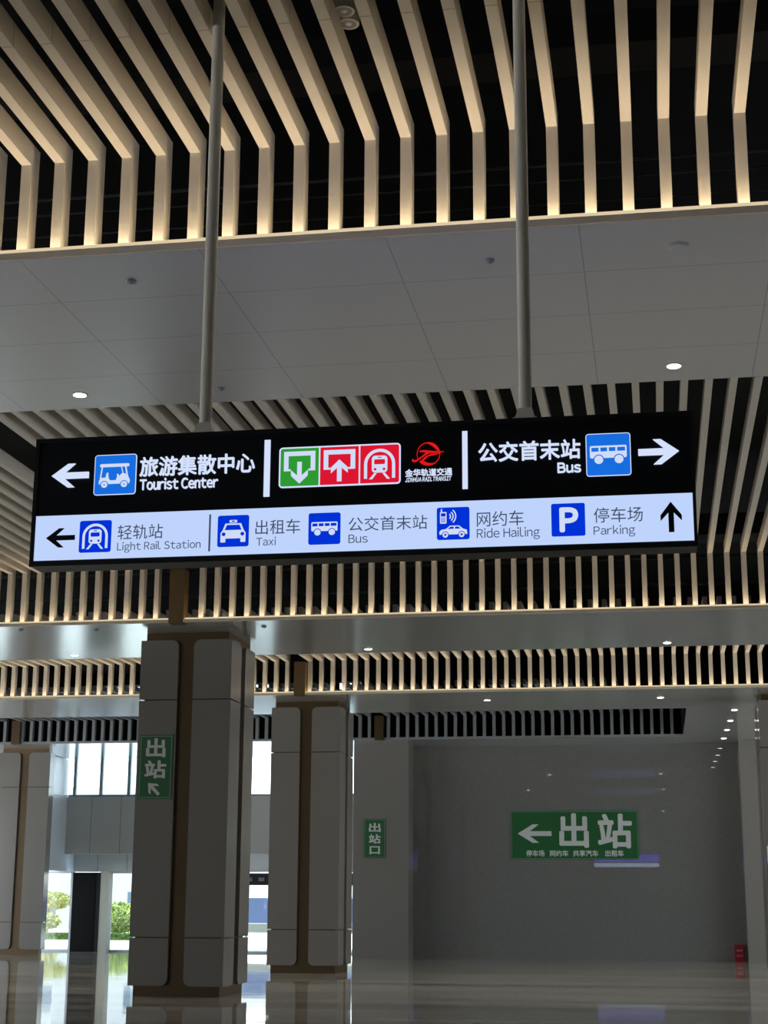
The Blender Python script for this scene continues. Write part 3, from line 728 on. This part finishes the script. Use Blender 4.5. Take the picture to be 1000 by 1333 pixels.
# lower glazing, black door and pale post
window(3, -24.5, -20.2, 0.0, 2.70, FY+0.3, [-22.4, -20.25], m_pale, m_glass_low)
window(7, -18.86, -9.5, 0.0, 2.70, FY+0.45, [-16.5, -14.2, -11.9], m_pale, m_glass_low)
d = struct(MB().box(-20.16, -19.16, FY+0.05, FY+0.35, 0, 2.66).build('door_1', m_doorblk))
MB().box(-19.28, -19.16, FY+0.03, FY+0.05, 0.0, 2.66).build('door_edge', m_black, d)
MB().box(-20.12, -19.32, FY+0.04, FY+0.05, 0.05, 2.60).build('door_leaf', m_doorblk, d)
struct(MB().box(-19.16, -18.86, FY+0.05, FY+0.5, 0, 2.70).build('trim_24', m_post))
t = thing('display_board', (-13.2, FY+0.15, 2.25), 'black overhead display board over the doorway, seen between the two columns', 'display')
MB().box(-15.5, -10.2, FY+0.05, FY+0.25, 2.25, 2.64).build('case', m_frame, t)
mb = MB()
for k in range(12): mb.box(-15.2+k*0.42, -15.0+k*0.42, FY+0.045, FY+0.05, 2.38, 2.50)
for x in (-15.2, -12.8, -10.5): MB().box(x-.02, x+.02, FY+0.13, FY+0.17, 2.64, 3.29).build('hanger', m_frame, t)
mb.build('dim_symbols', mat('dim_grey', (0.25, 0.25, 0.28), 0.6), t)
MB().box(-15.5, -10.2, FY+0.04, FY+0.24, 2.645, 2.69).build('top_light', emat('white_tube', (0.9, 0.97, 1.0), 1.4), t)

# ------------------------------------------------------------------ outdoors
struct(MB().box(-160, 40, FY+0.4, 420, -0.2, -0.02).build('ground', m_pave))
o = MB().box(-60, -20.8, 72.6, 79.5, -0.02, -0.005).build('lawn', m_lawn); o['kind'] = 'stuff'; tag(o, 'lawn strip beyond the glass entrance', 'lawn')
def leaves(c, rx, ry, rz, n, s, seed):
    rnd = random.Random(seed); mb = MB()
    for _ in range(n):
        while True:
            p = Vector((rnd.uniform(-1, 1), rnd.uniform(-1, 1), rnd.uniform(-1, 1)))
            if p.length < 1: break
        p = p.normalized()*(p.length**0.45) if p.length > 0 else p
        q = Vector((c[0]+p.x*rx, c[1]+p.y*ry, c[2]+p.z*rz))
        a = Vector((rnd.uniform(-1, 1), rnd.uniform(-1, 1), rnd.uniform(-1, 1))).normalized(); b = a.orthogonal().normalized()
        l = s*rnd.uniform(.6, 1.2)
        mb.add([q-a*l, q+b*l*.5, q+a*l, q-b*l*.5], [(0, 1, 2, 3)])
    return mb
def tree(name, x, y, zc, rx, rz, m, n, s, seed, lab, cat):
    t = thing(name, (x, y, 0), lab, cat)
    leaves((x, y, zc), rx, rx, rz, n, s, seed).build('foliage', m, t)
    mb = MB()
    mb.tube((x, y, -0.003), (x+0.05, y, zc), 0.07, 8)
    for k in range(5):
        a = k*1.26; mb.tube((x, y, zc-rz*0.8), (x+rx*.6*math.cos(a), y+rx*.6*math.sin(a), zc+rz*.1), 0.035, 6)
    mb.build('trunk', m_trunk, t)
tree('round_bush', -25.7, 76.0, 0.95, 1.25, 0.72, m_bush, 2200, 0.10, 1, 'round green clipped bush outside, left of the nearest column', 'bush')
tree('young_tree', -31.6, 82.0, 1.75, 1.3, 0.45, m_yellow, 1200, 0.12, 2, 'yellow green tree seen through the glass left of the black door', 'tree')
tree('leafy_shrub', -31.2, 79.0, 0.75, 1.4, 0.5, m_yellow, 1100, 0.11, 3, 'low yellowish shrub seen through the glass left of the black door', 'shrub')
t = thing('clipped_hedge', (-25, 73.2, 0), 'low clipped green hedge outside below the round bush', 'hedge')
mb = MB(); mb.box(-32, -21.5, 72.9, 73.6, -0.004, 0.28)
rnd = random.Random(5)
for _ in range(3500):
    q = Vector((rnd.uniform(-32, -21.5), rnd.choice((72.9, rnd.uniform(72.9, 73.6))), rnd.uniform(0.07, 0.3)))
    a = Vector((rnd.uniform(-1, 1), rnd.uniform(-1, 1), rnd.uniform(-1, 1))).normalized(); b = a.orthogonal().normalized(); l = .06
    mb.add([q-a*l, q+b*l*.5, q+a*l, q-b*l*.5], [(0, 1, 2, 3)])
mb.build('foliage', m_hedge, t)
def building(x0, x1, y0, y1, h, m, rows, cols, lab, zw=(0.3, 0.8), name='building'):
    t = thing(name, ((x0+x1)/2, y0, -0.02), lab, 'building')
    MB().box(x0, x1, y0, y1, -0.02, h).build('walls', m, t)
    dh = h/rows; dw = (x1-x0)/cols
    for j in range(rows):
        if h > 30: MB().box(x0+.6, x1-.6, y0-0.04, y0, dh*(j+zw[0]), dh*(j+zw[1])).build('window_band', m_towerband, t); continue
        for k in range(cols): MB().box(x0+dw*(k+.2), x0+dw*(k+.8), y0-0.04, y0, dh*(j+zw[0]), dh*(j+zw[1])).build('window', m_bldwin, t)
    MB().box(x0-.3, x1+.3, y0-.3, y1+.3, h, h+0.5).build('parapet', m, t)
building(-44, -33.0, 108, 120, 9, m_bld, 3, 3, 'white building outside right of the pale post')
building(-60, -45.0, 112, 125, 9, m_bldg, 5, 6, 'grey striped building seen through the glass left of the black door')
building(-144, -131, 400, 415, 70, m_tower, 24, 5, 'pale tower block seen in the upper window, left of two')
building(-130, -117, 400, 415, 64, m_tower, 24, 5, 'pale tower block seen in the upper window, right of two')
t = thing('hoarding', (-13, 62.3, -0.02), 'blue printed hoarding outside, seen between the two columns', 'hoarding')
MB().box(-17.5, -9.0, 62.2, 62.3, 0.90, 1.86).build('panel', m_hoard, t)
MB().box(-17.5, -9.0, 62.2, 62.3, 1.87, 2.4).build('upper_panel', m_white, t)
MB().box(-17.5, -9.0, 62.2, 62.32, 0.55, 0.89).build('base', m_bldg, t)
for x in (-17.3, -15.9, -13, -11, -9.2): MB().box(x-.05, x+.05, 62.32, 62.4, -0.02, 2.4).build('post', m_bldg, t)
